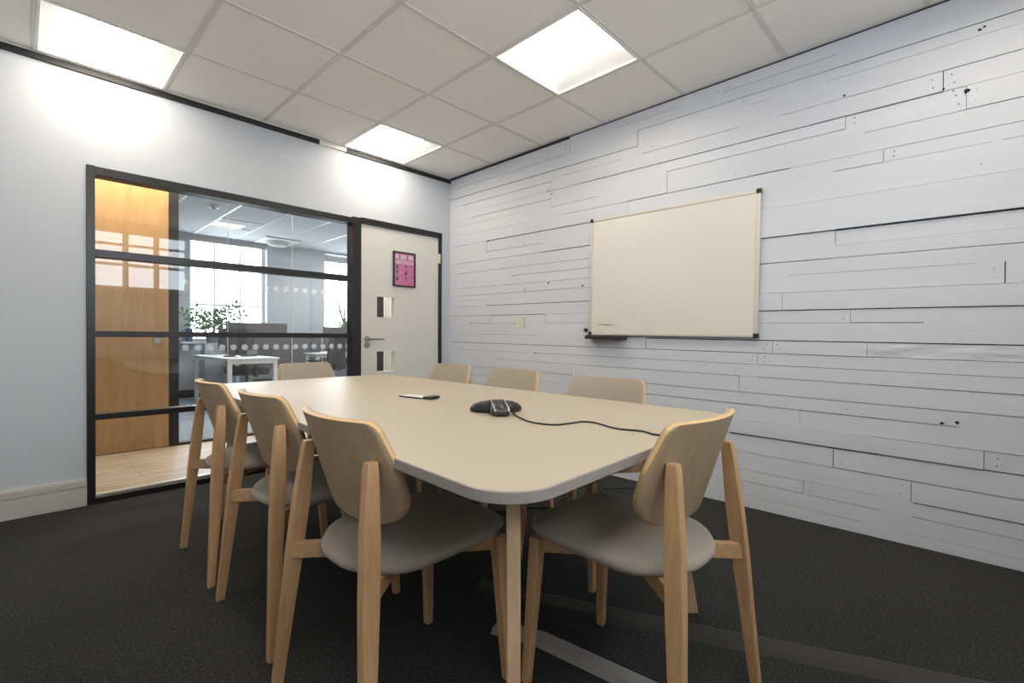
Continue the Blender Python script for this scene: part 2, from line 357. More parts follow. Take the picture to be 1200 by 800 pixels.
# ------------------------------------------------------------------ ceiling
GX = [-.557 - .6 * k for k in range(5)]
GY = [-.62 - .6 * k for k in range(7)]
XS = [0.] + GX + [XL]
YS_ = [0.] + GY + [YB]
LIGHTS = [(-.857, -.32), (-.857, -2.12), (-.857, -3.92), (-2.657, -.32), (-2.657, -2.12), (-2.657, -3.92)]
bm = bmesh.new(); rnd = random.Random(5)
for xa, xb in zip(XS, XS[1:]):
    for ya, yb in zip(YS_, YS_[1:]):
        cx, cy = (xa + xb) / 2, (ya + yb) / 2
        if any(abs(cx - lx) < .1 and abs(cy - ly) < .12 for lx, ly in LIGHTS): continue
        t = [rnd.uniform(0, .0022) for _ in range(4)]
        P = [(xb, yb), (xa, yb), (xa, ya), (xb, ya)]
        lo = [bm.verts.new((x, y, H + .004 + t[i])) for i, (x, y) in enumerate(P)]
        hi = [bm.verts.new((x, y, H + .03)) for (x, y) in P]
        bm.faces.new(lo); bm.faces.new(hi)
        for i in range(4): bm.faces.new([lo[i], lo[(i + 1) % 4], hi[(i + 1) % 4], hi[i]])
struct(obj('ceiling', bm, 'ceiling_tile'))
bm = bmesh.new()
for x in GX: bm_box(bm, (x - .012, YB, H), (x + .012, 0, H + .009))
for y in GY: bm_box(bm, (XL, y - .012, H + .0004), (0, y + .012, H + .009))
bm_box(bm, (XL, -.018, H - .006), (0, 0, H + .004))          # edge angle above the black gap
struct(obj('trim_1', bm, 'ceiling_grid'))
bm = bmesh.new()
bm_box(bm, (XL, -.014, 2.551), (-1.34, 0, 2.586)); bm_box(bm, (-1.112, -.014, 2.551), (0, 0, 2.586))
bm_box(bm, (-.010, -1.50, 2.574), (0, 0, 2.592)); bm_box(bm, (-.006, YB, 2.586), (0, -1.50, 2.592))  # shadow line along the plank wall's top, drawn as thin black strips
struct(obj('trim_2', bm, 'black_trim_and_shadow'))
struct(box('trim_3', (-1.34, -.015, 2.553), (-1.112, 0, 2.585), 'white_trim'))
struct(box('ceiling', (XL - .1, YB - .25, H + .15), (.1, .1, H + .2), 'ceiling_tile'))

def ceiling_light(x, y, z, s, label, grp, mat='lamp'):
    t = thing('ceiling_light', label, 'ceiling light', (x, y, z), 0, grp)
    h = s / 2; w = .016
    bm = bmesh.new()
    for a, b in (((-h, -h, -.002), (h, -h + w, .02)), ((-h, h - w, -.002), (h, h, .02)), ((-h, -h + w, -.002), (-h + w, h - w, .02)), ((h - w, -h + w, -.002), (h, h - w, .02))): bm_box(bm, a, b)
    obj('frame', bm, 'light_frame', t, .002)
    a, b, d = h - w, h - w - .10, .055
    bm = bmesh.new()
    lo = [(-a, -a), (a, -a), (a, a), (-a, a)]; c_ = a - .012; hi = [(-b, -c_), (b, -c_), (b, c_), (-b, c_)]
    L = [bm.verts.new((p[0], p[1], .01)) for p in lo]; U = [bm.verts.new((p[0], p[1], d)) for p in hi]
    L2 = [bm.verts.new((p[0], p[1], .02)) for p in lo]; U2 = [bm.verts.new((p[0] * 1.02, p[1] * 1.02, d + .012)) for p in hi]
    for i in range(4):
        j = (i + 1) % 4
        bm.faces.new([L[i], L[j], U[j], U[i]]); bm.faces.new([L2[i], L2[j], U2[j], U2[i]]); bm.faces.new([L[i], L[j], L2[j], L2[i]]); bm.faces.new([U[i], U[j], U2[j], U2[i]])
    obj('reflector', bm, 'light_reflector', t)
    box('diffuser', (-b, -c_, d - .004), (b, c_, d + .004), mat, t)
    return t
GL = 'square recessed lights in the meeting room ceiling'
for (x, y), lab in zip(LIGHTS, ['smaller-looking square ceiling light at the far end above the white door', 'square ceiling light in the middle of the ceiling, nearest the plank wall',
                                'square ceiling light behind the viewer near the plank wall', 'square ceiling light at the top left above the glazed screen',
                                'square ceiling light left of the table overhead, out of view', 'square ceiling light behind the viewer near the left wall']):
    ceiling_light(x, y, H, .596, lab, GL)

# ================================================================== GLAZED SCREEN (y = 0)
w = empty('window_1')
def bars(name, rects, y0, y1, mat, parent, bevel=.0015):
    bm = bmesh.new()
    for x0, z0, x1, z1 in rects: bm_box(bm, (x0, y0, z0), (x1, y1, z1))
    return obj(name, bm, mat, parent, bevel)
MX0, MX1 = -1.056, -.975
bars('frame', [(FX0, 0, -2.698, FZ + .003), (-2.698, 1.968, MX0, FZ), (-2.698, 0, MX0, .036), (MX0, 0, MX1, FZ + .010)], -.016, .085, 'black_metal', w)
for z0, z1 in ((1.480, 1.526), (.999, 1.036), (.500, .536)):
    bars('rail', [(-2.698, z0, MX0, z1)], -.008, .075, 'black_metal', w)
bars('glazing_bead', [(-2.698, .036, MX0, .048)], .025, .06, 'aluminium', w)
for z0, z1 in ((.036, .500), (.536, .999), (1.036, 1.480), (1.526, 1.968)):
    box('window_pane', (-2.698, .030, z0), (MX0, .036, z1), 'glass', w)

# ------------------------------------------------------------------ white door
d = empty('door_1')
DX0, DX1, DZ = -.972, -.144, 1.982
bars('door_frame', [(MX1, DZ + .002, FX1, FZ + .018), (DX1 + .003, 0, FX1, FZ + .018)], -.014, .085, 'black_metal', d)
vx0, vx1 = -.823, -.631
bm = bmesh.new()
for x0, z0, x1, z1 in ((DX0, .006, vx0, DZ), (vx1, .006, DX1, DZ), (vx0, .006, vx1, .694), (vx0, .886, vx1, 1.178), (vx0, 1.374, vx1, DZ)): bm_box(bm, (x0, .002, z0), (x1, .046, z1))
leaf = obj('door_leaf', bm, 'door_paint', d)
for z0, z1 in ((.694, .886), (1.178, 1.374)):
    bm = bmesh.new(); e = .006
    bm_box(bm, (vx0, -.001, z0), (vx0 + e, .049, z1)); bm_box(bm, (vx1 - e, -.001, z0), (vx1, .049, z1)); bm_box(bm, (vx0 + e, -.001, z0), (vx1 - e, .049, z0 + e)); bm_box(bm, (vx0 + e, -.001, z1 - e), (vx1 - e, .049, z1))
    f = obj('vision_panel_lining', bm, 'white_trim', leaf)
    box('vision_panel', (vx0 + e, .022, z0 + e), (vx1 - e, .028, z1 - e), 'glass', d)
bm = bmesh.new()
bm_cyl(bm, (-.913, .002, .990), (-.913, -.008, .990), .026, n=24); bm_cyl(bm, (-.913, -.008, .990), (-.913, -.055, .990), .010)
bm_cyl(bm, (-.921, -.050, .990), (-.775, -.050, .990), .0095, .007)
obj('door_handle', bm, 'steel', d, smooth=False)
bm = bmesh.new(); bm_cyl(bm, (-.913, .002, .936), (-.913, -.008, .936), .026, n=24); bm_box(bm, (-.917, -.012, .920), (-.909, -.007, .944)); bm_cyl(bm, (-.913, -.007, .942), (-.913, -.012, .942), .008)
obj('lock_plate', bm, ['steel'], d)
for z in (.25, 1.78):
    bm = bmesh.new(); bm_box(bm, (-.156, -.0165, z - .045), (-.128, .003, z + .045)); bm_cyl(bm, (-.142, -.020, z - .045), (-.142, -.020, z + .045), .006)
    obj('hinge', bm, 'socket_plastic', d)
box('threshold', (MX1, .0, 0), (FX1, .085, .006), 'black_metal', d)

# ------------------------------------------------------------------ picture on the door
p = thing('framed_poster', 'small pink poster in a black frame hanging on the white door', 'picture', (-.539, .0015, 1.631))
bm = bmesh.new(); hw, hh = .119, .160; t_ = .014
for a in ((-hw, -hh, hw, -hh + t_), (-hw, hh - t_, hw, hh), (-hw, -hh + t_, -hw + t_, hh - t_), (hw - t_, -hh + t_, hw, hh - t_)): bm_box(bm, (a[0], -.018, a[1]), (a[2], 0, a[3]))
obj('frame', bm, 'picture_frame', p, .001)
bm = bmesh.new(); iw, ih = hw - t_, hh - t_
bm_box(bm, (-iw, -.008, -ih), (iw, -.002, ih), 0)
for x0, x1 in ((-.098, -.060), (-.040, .022), (.046, .098)): bm_box(bm, (x0, -.0084, .095), (x1, -.0076, .135), 2)
bm_box(bm, (-iw, -.0083, .050), (iw, -.0076, .084), 1)
for k in range(7): bm_box(bm, (-.085 + k * .024, -.0086, .066), (-.070 + k * .024, -.0080, .069), 0)
for r in range(3):
    z = .022 - r * .053
    for c, x in enumerate((-.076, .018)):
        bm_cyl(bm, (x, -.0078, z + .008), (x, -.0086, z + .008), .012, n=10, mi=3)
        bm_box(bm, (x - .015, -.0086, z - .020), (x + .015, -.0078, z - .002), 4 if (r + c) % 2 else 3)
    bm_box(bm, (.048, -.0084, z - .012), (.090, -.0078, z - .008), 1); bm_box(bm, (-.048, -.0084, z - .004), (-.020, -.0078, z), 1)
obj('poster_sheet', bm, ['poster_pink', 'poster_pale', 'poster_white', 'poster_dark', 'poster_green'], p)
box('picture_glass', (-iw, -.0125, -ih), (iw, -.0105, ih), 'glass', p)

# ================================================================== CORRIDOR AND OFFICE BEYOND
struct(box('ceiling', (-3.8, .11, 2.60), (1.7, YP + .05, 2.80), 'office_ceiling'))
struct(box('wall_corridor_left', (-3.8, .11, 0), (-3.7, YP + .1, HO), 'office_wall'))
struct(box('wall_corridor_right', (1.6, .11, 0), (1.7, YP, HO), 'office_wall'))
struct(box('wall_corridor_far', (-3.8, YP, 0), (-2.985, YP + .1, HO), 'office_wall'))
# white grooved wall panel seen through the door's vision panels
bm = bmesh.new()
for k in range(36): bm_box(bm, (.14 + k * .04, YP - .012, 0), (.14 + k * .04 + .034, YP, HO))
bm_box(bm, (.14, YP, 0), (1.7, YP + .1, HO))
struct(obj('wall_corridor_panel', bm, 'office_white'))
dd = empty('door_2')
box('door_leaf', (-2.98, YP - .02, .006), (-2.066, YP + .03, 2.60), 'door_oak', dd)
bm = bmesh.new(); bm_cyl(bm, (-2.15, YP - .02, 1.03), (-2.15, YP - .035, 1.03), .026, n=20); bm_cyl(bm, (-2.15, YP - .03, 1.03), (-2.15, YP - .075, 1.03), .010); bm_cyl(bm, (-2.145, YP - .07, 1.03), (-2.29, YP - .07, 1.033), .010)
bm_cyl(bm, (-2.15, YP - .02, .965), (-2.15, YP - .035, .965), .026, n=20)
obj('door_handle', bm, 'steel', dd)
w = empty('window_2')
bars('frame', [(-2.063, 0, -1.988, 2.62), (-1.988, 0, .04, .022), (.04, 0, .14, 2.62)], YP - .02, YP + .06, 'black_metal', w)
for x0, x1 in ((-1.988, -1.579), (-1.575, -.958), (-.954, .04)):
    box('window_pane', (x0, YP + .015, .022), (x1, YP + .025, 2.60), 'glass', w)
for x in (-1.577, -.956): bars('glass_joint', [(x - .002, .022, x + .002, 2.60)], YP + .014, YP + .026, 'aluminium', w, 0)
bm = bmesh.new()
for z, st in ((.900, -1.93), (1.513, -1.93)):
    x = st
    while x < 0.0:
        bm_cyl(bm, (x, YP + .0135, z), (x, YP + .0148, z), .029, n=18); x += .101
obj('manifestation_dots', bm, 'dot_film', w)

struct(box('wall_office_left', (-3.8, YP + .1, 0), (-3.7, YO, HO), 'office_wall'))
struct(box('wall_office_right', (3.4, YP, 0), (3.5, YO + .3, HO), 'office_wall'))
struct(box('wall_office_near', (1.6, YP - .1, 0), (3.4, YP, HO), 'office_wall'))
W1, W2 = (-1.04, .17), (1.25, 2.45)
SZ, TZ = .925, 2.69
bm = bmesh.new()
for x0, x1 in ((-3.8, W1[0]), (W1[1], W2[0]), (W2[1], 3.5)): bm_box(bm, (x0, YO, 0), (x1, YO + .3, HO))
for x0, x1 in (W1, W2): bm_box(bm, (x0, YO, 0), (x1, YO + .3, SZ)); bm_box(bm, (x0, YO, TZ), (x1, YO + .3, HO + .02))
struct(obj('wall_office_far', bm, 'office_wall'))
struct(box('baseboard_office', (-3.7, YO - .018, 0), (3.4, YO, .12), 'office_dark'))
for i, (x0, x1) in enumerate((W1, W2)):
    w = empty('window_%d' % (4 + i))
    y0, y1 = YO + .17, YO + .21; L = x1 - x0
    bm = bmesh.new()
    for a, b in ((x0, x0 + .05), (x1 - .05, x1)): bm_box(bm, (a, y0 - .02, SZ), (b, y1, TZ))
    for q in (1 / 3, 2 / 3): bm_box(bm, (x0 + L * q - .014, y0 + .004, SZ), (x0 + L * q + .014, y1 - .004, TZ))
    for z0, z1 in ((SZ, SZ + .05), (2.20, 2.27), (TZ - .05, TZ)): bm_box(bm, (x0 + .05, y0, z0), (x1 - .05, y1, z1))
    for z in (1.56,): bm_box(bm, (x0 + .05, y0 + .006, z - .017), (x1 - .05, y1 - .006, z + .017))
    obj('window_frame', bm, 'office_white', w)
    box('window_pane', (x0, y0 + .012, SZ), (x1, y0 + .018, TZ), 'glass', w)
    box('window_sill', (x0 - .03, YO - .05, SZ - .035), (x1 + .03, YO + .19, SZ), 'office_white', w)
    bl = bmesh.new()
    for k in range(4): bm_box(bl, (x0 + .01, YO + .02 + .006 * k, (2.61, 2.53)[i] + .03 * k), (x1 - .01, YO + .05 + .006 * k, (2.61, 2.53)[i] + .027 + .03 * k))
    bo = obj('folded_window_blind', bl, 'blind'); tag(bo, ['grey folded blind at the top of the left office window', 'grey folded blind at the top of the right office window'][i], 'blind', 'office window blinds')
struct(box('ceiling', (-3.8, YP + .04, HO), (3.5, YO + .3, HO + .05), 'office_ceiling'))
bm = bmesh.new()
for k in range(-4, 8): x = -.995 + .6 * k; bm_box(bm, (x - .014, YP + .06, HO - .006), (x + .014, YO, HO))
struct(obj('trim_4', bm, 'office_white'))
emit('office_lamp_and_fill', (1., .95, .84), 3.2)
ol = ceiling_light(-.68, 4.30, HO - .012, .596, 'square light panel in the office ceiling seen through the glass', None, 'office_lamp_and_fill')
ac = thing('ceiling_cassette', 'white square air conditioning unit with a round vent on the office ceiling', 'air conditioner', (.20, 5.12, HO - .004))
bm = bmesh.new(); bm_box(bm, (-.30, -.30, -.02), (.30, .30, 0)); obj('casing', bm, 'office_white', ac, .004)
bm = bmesh.new(); bm_cyl(bm, (0, 0, -.02), (0, 0, -.09), .20, .15, 32); obj('vent_disc', bm, 'blind', ac)
sd = thing('smoke_detector', 'small round white smoke detector on the office ceiling', 'smoke detector', (-1.23, 3.37, HO - .004))
bm = bmesh.new(); bm_cyl(bm, (0, 0, 0), (0, 0, -.025), .055, .05, 24); obj('base', bm, 'office_white', sd)
bm = bmesh.new(); bm_cyl(bm, (0, 0, -.025), (0, 0, -.045), .035, .025, 24); obj('sensor', bm, 'blind', sd)

# office desks
def desk(x, y, rx, ry, label):
    t = thing('office_desk', label, 'desk', (x, y, 0), 0, 'white desks in the office')
    box('desk_top', (0, 0, .695), (rx, ry, .72), 'office_white', t, .003)
    for a, b in ((.02, .02), (rx - .07, .02), (.02, ry - .07), (rx - .07, ry - .07)): box('leg', (a, b, 0), (a + .05, b + .05, .695), 'office_white', t)
    for yy in (.03, ry - .055): box('rail', (.07, yy, .64), (rx - .07, yy + .025, .69), 'office_white', t)
    return t
desk(-1.13, 3.20, .66, 1.75, 'white office desk with square legs behind the glass, on the left')
desk(.62, 4.50, 1.1, .52, 'white office desk partly hidden behind the door frame, on the right')
def dscreen(x0, x1, y, z0, z1, label):
    t = thing('desk_screen', label, 'desk screen', ((x0 + x1) / 2, y, 0), 0, 'dark grey fabric screens between the office desks'); h = (x1 - x0) / 2
    box('panel', (-h, -.015, z0), (h, .015, z1), 'screen_fabric', t, .003)
    for s in (-h + .04, h - .08): box('foot', (s, -.05, 0), (s + .04, .05, z0), 'office_dark', t)
dscreen(-.64, .33, 5.05, .45, 1.245, 'taller dark grey desk screen in front of the left office window')
dscreen(.36, 1.00, 5.14, .45, 1.06, 'lower dark grey desk screen between the two office windows')
dscreen(1.04, 2.10, 5.14, .45, 1.205, 'dark grey desk screen in front of the right office window')
# monitor on the left desk (seen from behind) and small things
mo = thing('computer_monitor', 'black computer monitor standing on the left office desk', 'monitor', (-.62, 4.55, .72))
box('screen', (-.26, -.012, .09), (.26, .012, .42), 'office_dark', mo, .004); box('stand', (-.02, .012, 0), (.02, .03, .30), 'office_dark', mo); box('base', (-.11, -.08, 0), (.11, .09, .012), 'office_dark', mo, .003)
kb = thing('keyboard', 'dark keyboard lying on the left office desk', 'keyboard', (-.80, 3.78, .72), .1)
box('body', (-.2, -.07, 0), (.2, .07, .016), 'office_dark', kb, .004)
bm = bmesh.new()
for r in range(5):
    for c in range(15): bm_box(bm, (-.19 + c * .0255, -.062 + r * .025, .016), (-.168 + c * .0255, -.041 + r * .025, .022))
obj('keys', bm, 'dark_plastic', kb)
ms = thing('computer_mouse', 'white computer mouse at the front of the left office desk', 'mouse', (-.94, 3.42, .72))
bm = bmesh.new(); bmesh.ops.create_uvsphere(bm, u_segments=16, v_segments=8, radius=1, matrix=Matrix.Diagonal((.04, .06, .034, 1))); 
for v in bm.verts: v.co.z = max(0, v.co.z)
obj('body', bm, 'office_white', ms, smooth=True)
box('wheel', (-.004, .02, .028), (.004, .04, .036), 'office_dark', ms)
dp = thing('desk_phone', 'black desk telephone on the right side of the left office desk', 'telephone', (-.60, 4.0, .72), -.3)
bm = bmesh.new(); v = bm_box(bm, (-.09, -.10, 0), (.09, .10, .03)); v[6].co.z = v[7].co.z = .08; obj('body', bm, 'office_dark', dp, .004)
bm = bmesh.new(); bm_box(bm, (-.088, -.10, .055), (-.045, .10, .082)); obj('handset', bm, 'office_dark', dp, .008)
tag(box('blue_folder', (-1.10, 5.36, .925), (-1.035, 5.52, 1.14), 'blue_plastic', None, .003), 'small dark blue folder standing beside the left office window', 'folder')
box_s = box('folder_shelf', (-1.20, 5.30, .895), (-.98, 5.53, .925), 'office_white'); tag(box_s, 'narrow white shelf under the blue folder in the office', 'shelf')
st = thing('notepaper_pile', 'white papers on the right office desk', 'papers', (1.05, 4.85, .72), .2)
box('sheets', (-.15, -.11, 0), (.15, .11, .018), 'paper', st)
pb = thing('waste_bin', 'dark waste bin under the left office desk', 'bin', (-.28, 4.45, 0))
bm = bmesh.new(); bm_loft(bm, [[(r * math.cos(2 * PI * k / 20), r * math.sin(2 * PI * k / 20), z) for k in range(20)] for r, z in ((.11, 0), (.14, .32), (.13, .32), (.10, .02))]); obj('body', bm, 'office_dark', pb)

# office chair (black, under the left desk)
def office_chair(x, y, rz, label, back=True):
    t = thing('office_chair', label, 'office chair', (x, y, 0), rz, 'black office swivel chairs')
    bm = bmesh.new()
    for k in range(5):
        a = 2 * PI * k / 5 + .3; bm_cyl(bm, (0, 0, .10), (.27 * math.cos(a), .27 * math.sin(a), .07), .025, .016)
    obj('star_base', bm, 'office_dark', t)
    for k in range(5):
        a = 2 * PI * k / 5 + .3; c = Vector((.27 * math.cos(a), .27 * math.sin(a), .032)); u = Vector((-math.sin(a), math.cos(a), 0)) * .02
        bm = bmesh.new(); bm_cyl(bm, c - u, c + u, .03); obj('castor', bm, 'office_dark', t)
    bm = bmesh.new(); bm_cyl(bm, (0, 0, .10), (0, 0, .45), .022); obj('gas_lift', bm, 'office_dark', t)
    bm = bmesh.new(); bm_box(bm, (-.25, -.25, .45), (.25, .25, .57)); obj('seat', bm, 'office_dark', t, .035, 4)
    if back:
        bm = bmesh.new()
        bm_loft(bm, [[(-.25 - .06 * ((z - .56) / .5) ** 1 + .05 * (s * s), s * .21 * w, z) for s in (-1, -.5, 0, .5, 1)] + [(-.29 - .06 * ((z - .56) / .5) + .05 * s * s, s * .21 * w, z) for s in (1, .5, 0, -.5, -1)] for z, w in ((.56, .8), (.65, 1), (.9, 1), (1.03, .95), (1.08, .6))])
        obj('backrest', bm, 'office_dark', t, smooth=True)
        box('back_support', (-.30, -.03, .44), (-.26, .03, .70), 'office_dark', t)
    for s in (-1, 1):
        bm = bmesh.new(); bm_box(bm, (-.06, s * .27 - .02, .44), (-.02, s * .27 + .02, .60)); bm_box(bm, (-.14, s * .27 - .03, .60), (.12, s * .27 + .03, .63)); bm_box(bm, (-.06, min(s * .20, s * .29), .43), (-.02, max(s * .20, s * .29), .45))
        obj('armrest', bm, 'office_dark', t, .006)
office_chair(-.66, 3.95, PI, 'black office swivel chair tucked against the left office desk', False)
office_chair(.62, 4.15, 2.0, 'dark office chair with a rounded backrest in the middle of the office')

# plants
def leafy(x, y, z, label):
    t = thing('leafy_plant', label, 'plant', (x, y, z)); r = random.Random(4)
    bm = bmesh.new(); bm_loft(bm, [[(q * math.cos(2 * PI * k / 20), q * math.sin(2 * PI * k / 20), h) for k in range(20)] for q, h in ((.08, 0), (.11, .17), (.10, .17), (.09, .14))]); obj('pot', bm, 'pot_grey', t)
    sm = bmesh.new(); lm = bmesh.new()
    for dx, hh in ((-.42, .36), (-.33, .26), (-.22, .42), (-.12, .30), (-.02, .34), (.08, .38), (.22, .44), (.34, .50), (.46, .36), (.16, .22), (-.30, .18)):
        P = [Vector((0, 0, .14))]; dy = r.uniform(-.07, .07)
        for k in range(1, 9): f = k / 8; P.append(Vector((dx * f ** 1.2, dy * f, .14 + hh * (1.5 * f - .5 * f * f) )))
        for a, b in zip(P, P[1:]): bm_cyl(sm, a, b, .004, .003, 6)
        for k in range(2, 9):
            for s in (-1, 1):
                d = (P[k] - P[k - 1]).normalized(); side = (d.cross(Vector((0, 1, 0))) * s + d * .6 + Vector((0, r.uniform(-.6, .6), r.uniform(-.1, .3)))).normalized()
                L = r.uniform(.065, .115); wv = side.cross(Vector((r.random(), 1, r.random()))).normalized() * L * .24
                b0 = P[k]; pts = [b0, b0 + side * L * .45 + wv, b0 + side * L, b0 + side * L * .45 - wv]
                lm.faces.new([lm.verts.new(p) for p in pts])
    obj('stems', sm, 'plant_stem', t); lo = obj('foliage', lm, 'plant_green', t)
    md = lo.modifiers.new('thick', 'SOLIDIFY'); md.thickness = .0015
leafy(-.79, 5.23, .905, 'bushy green plant with arching stems in front of the left office window')
tag(box('plant_cabinet', (-.93, 5.09, 0), (-.66, 5.36, .905), 'office_wall', None, .003), 'low pale grey cabinet carrying the bushy green plant', 'cabinet')
def spiky(x, y, z, label):
    t = thing('spiky_plant', label, 'plant', (x, y, z)); r = random.Random(2)
    bm = bmesh.new(); bm_loft(bm, [[(q * math.cos(2 * PI * k / 20), q * math.sin(2 * PI * k / 20), h) for k in range(20)] for q, h in ((.07, 0), (.10, .15), (.09, .15), (.08, .13))]); obj('pot', bm, 'pot_grey', t)
    for dx, hh in ((-.16, .66), (-.03, .56), (.10, .42), (-.22, .30), (.20, .34), (.02, .30), (-.10, .26)):
        lm = bmesh.new(); dy = r.uniform(-.05, .05)
        R = []
        for k in range(8):
            f = k / 7; wd = .026 * (1 - f) ** .7 * (1 + f) + .001
            c = Vector((dx * f ** 1.3, dy * f, .12 + hh * f)); R.append([c + Vector((-wd, 0, 0)), c + Vector((0, .006 * (1 - f) + .0006, 0)), c + Vector((wd, 0, 0)), c + Vector((0, -.003 * (1 - f) - .0005, 0))])
        bm_loft(lm, R); obj('leaf', lm, 'plant_green', t, smooth=True)
spiky(1.66, 5.45, .93, 'tall spiky plant with sword leaves on the right office windowsill')

# ================================================================== WHITEBOARD (x = 0)
A = math.atan(SH)
wb = thing('whiteboard', 'wide white magnetic board with aluminium frame hanging on the plank wall', 'whiteboard', (-.0195, -2.303, 1.486 + SH * -2.303))
wb.rotation_euler = (A, 0, 0)
hy, hz = .590, .432
bm = bmesh.new(); bm_box(bm, (-.006, -hy + .010, -hz + .010), (.006, hy - .010, hz - .010)); obj('writing_surface', bm, 'board_white', wb)
bm = bmesh.new(); e = .020
for a in ((-hy, -hz, hy, -hz + e), (-hy, hz - e, hy, hz), (-hy, -hz + e, -hy + e, hz - e), (hy - e, -hz + e, hy, hz - e)): bm_box(bm, (-.011, a[0], a[1]), (.014, a[2], a[3]))
obj('frame', bm, 'aluminium', wb, .002)
for sy in (-1, 1):
    for sz in (-1, 1):
        bm = bmesh.new(); bm_box(bm, (-.014, sy * hy - (0 if sy < 0 else .024) - .003 * (sy < 0), sz * hz - (.024 if sz > 0 else .003)), (.015, sy * hy + (.024 if sy < 0 else 0) + .003 * (sy > 0), sz * hz + (.003 if sz > 0 else .024)))
        obj('corner_cap', bm, 'black_plastic', wb, .003)
bm = bmesh.new()
n = 14
top = []; 
for k in range(n + 1):
    f = k / n; th = .0035 * math.sin(PI * f) + .0002
    top.append((-.0066, .530 - f * .175, -.352 - .008 * f, th))
bm_loft(bm, [[(x, y, z - t), (x, y, z + t), (x + .0006, y, z + t), (x + .0006, y, z - t)] for x, y, z, t in top])
obj('board_streak', bm, 'streak_brown', wb)  # thin brown streak on the board, tapering at both ends
pt = thing('pen_tray', 'black pen tray clipped under the left corner of the whiteboard', 'pen tray', (-.02, -1.862, 1.043 + SH * -1.862)); pt.rotation_euler = (A, 0, 0)
bm = bmesh.new(); bm_box(bm, (-.060, -.155, -.018), (.016, .155, -.012)); bm_box(bm, (-.064, -.155, -.018), (-.058, .155, .000)); bm_box(bm, (-.064, .149, -.018), (.014, .155, .006)); bm_box(bm, (-.064, -.155, -.018), (.014, -.149, .002))
obj('tray', bm, 'black_plastic', pt, .002)
mk = thing('board_marker', 'black marker pen resting in the tray at the whiteboard corner', 'marker', (-.050, -1.80, 1.047 + SH * -1.80)); mk.rotation_euler = (A, 0, 0)
bm = bmesh.new(); bm_cyl(bm, (0, -.035, .000), (0, .055, .000), .009); obj('barrel', bm, 'black_plastic', mk)
bm = bmesh.new(); bm_cyl(bm, (0, .055, .000), (0, .095, .000), .0098, .008); obj('cap', bm, 'dark_plastic', mk)
hk = thing('round_magnet', 'dark round magnet stuck beside the lower left whiteboard corner', 'magnet', (-.006, -1.668, 1.066))
bm = bmesh.new(); bm_cyl(bm, (0.002, 0, 0), (-.018, 0, 0), .014, n=20); obj('disc', bm, 'black_plastic', hk, .002)
sw = thing('wall_socket', 'small cream square socket plate on the plank wall left of the whiteboard', 'socket', (-.004, -.985, 1.137))
box('plate', (-.009, -.044, -.044), (.002, .044, .044), 'socket_plastic', sw, .003)
for y in (-.018, .018): box('rocker', (-.013, y - .010, -.014), (-.008, y + .010, .014), 'white_trim', sw, .001)

# ================================================================== TABLE
tb = thing('meeting_table', 'long cream meeting table with rounded corners and wooden legs', 'table', (-1.815, -2.0, 0), 0)
CORN = [(-1.075, -.582), (-2.291, -.575), (-2.441, -3.218), (-1.191, -3.173)]
def rrect(inset, z, t=.125, n=12):
    P = []
    for k in range(4):
        a, c, b = [Vector(CORN[(k + q) % 4]) for q in (-1, 0, 1)]
        u, v = (a - c).normalized(), (b - c).normalized(); c = c + (u + v) * inset
        p0, p1 = c + u * t, c + v * t; o = p0 + v * t
        for i in range(n + 1):
            g = PI / 2 * i / n; q = o - v * t * math.cos(g) - u * t * math.sin(g)
            q = p0 + (c - p0) * math.sin(g) + (p1 - c) * (1 - math.cos(g))
            P.append((q.x + 1.815, q.y + 2.0, z))
    return P
bm = bmesh.new()
bm_loft(bm, [rrect(.002, .700), rrect(0, .702), rrect(0, .723), rrect(.002, .725)], mi=1, cap=False)
bm.faces.new([bm.verts.new(p) for p in rrect(.002, .725)]).material_index = 0
bm.faces.new([bm.verts.new(p) for p in reversed(rrect(.002, .700))]).material_index = 1
bmesh.ops.remove_doubles(bm, verts=bm.verts[:], dist=.0001)
obj('tabletop', bm, ['laminate', 'laminate_edge'], tb)
bm = bmesh.new()
for y in (-.92, 0, .92): bm_box(bm, (-.36, y - .03, .665), (.36, y + .03, .700))
for x in (-.36, .36): bm_box(bm, (x - .025, -.95, .650), (x + .025, .95, .700))
obj('underframe', bm, 'black_metal', tb, .003)
for sx in (-1, 1):
    for sy in (-1, 1):
        d1 = Vector((sx, sy, 0)).normalized(); n1 = Vector((-d1.y, d1.x, 0))
        foot = Vector({(-1, -1): (-2.395, -3.185, 0), (1, -1): (-1.305, -3.050, 0), (-1, 1): (-2.26, -.82, 0), (1, 1): (-1.25, -.83, 0)}[sx, sy]) + Vector((1.815, 2.0, 0)); topc = foot - d1 * .15; topc.z = .700
        bm = bmesh.new()
        rings = []
        for c, w_, t_, in ((foot, .022, .0125), (foot.lerp(topc, .5), .035, .0135), (topc, .048, .0145)):
            rings.append([c + d1 * w_ + n1 * t_, c + d1 * w_ - n1 * t_, c - d1 * w_ - n1 * t_, c - d1 * w_ + n1 * t_])
        bm_loft(bm, rings); obj('leg', bm, 'table_oak', tb, .004, 3)

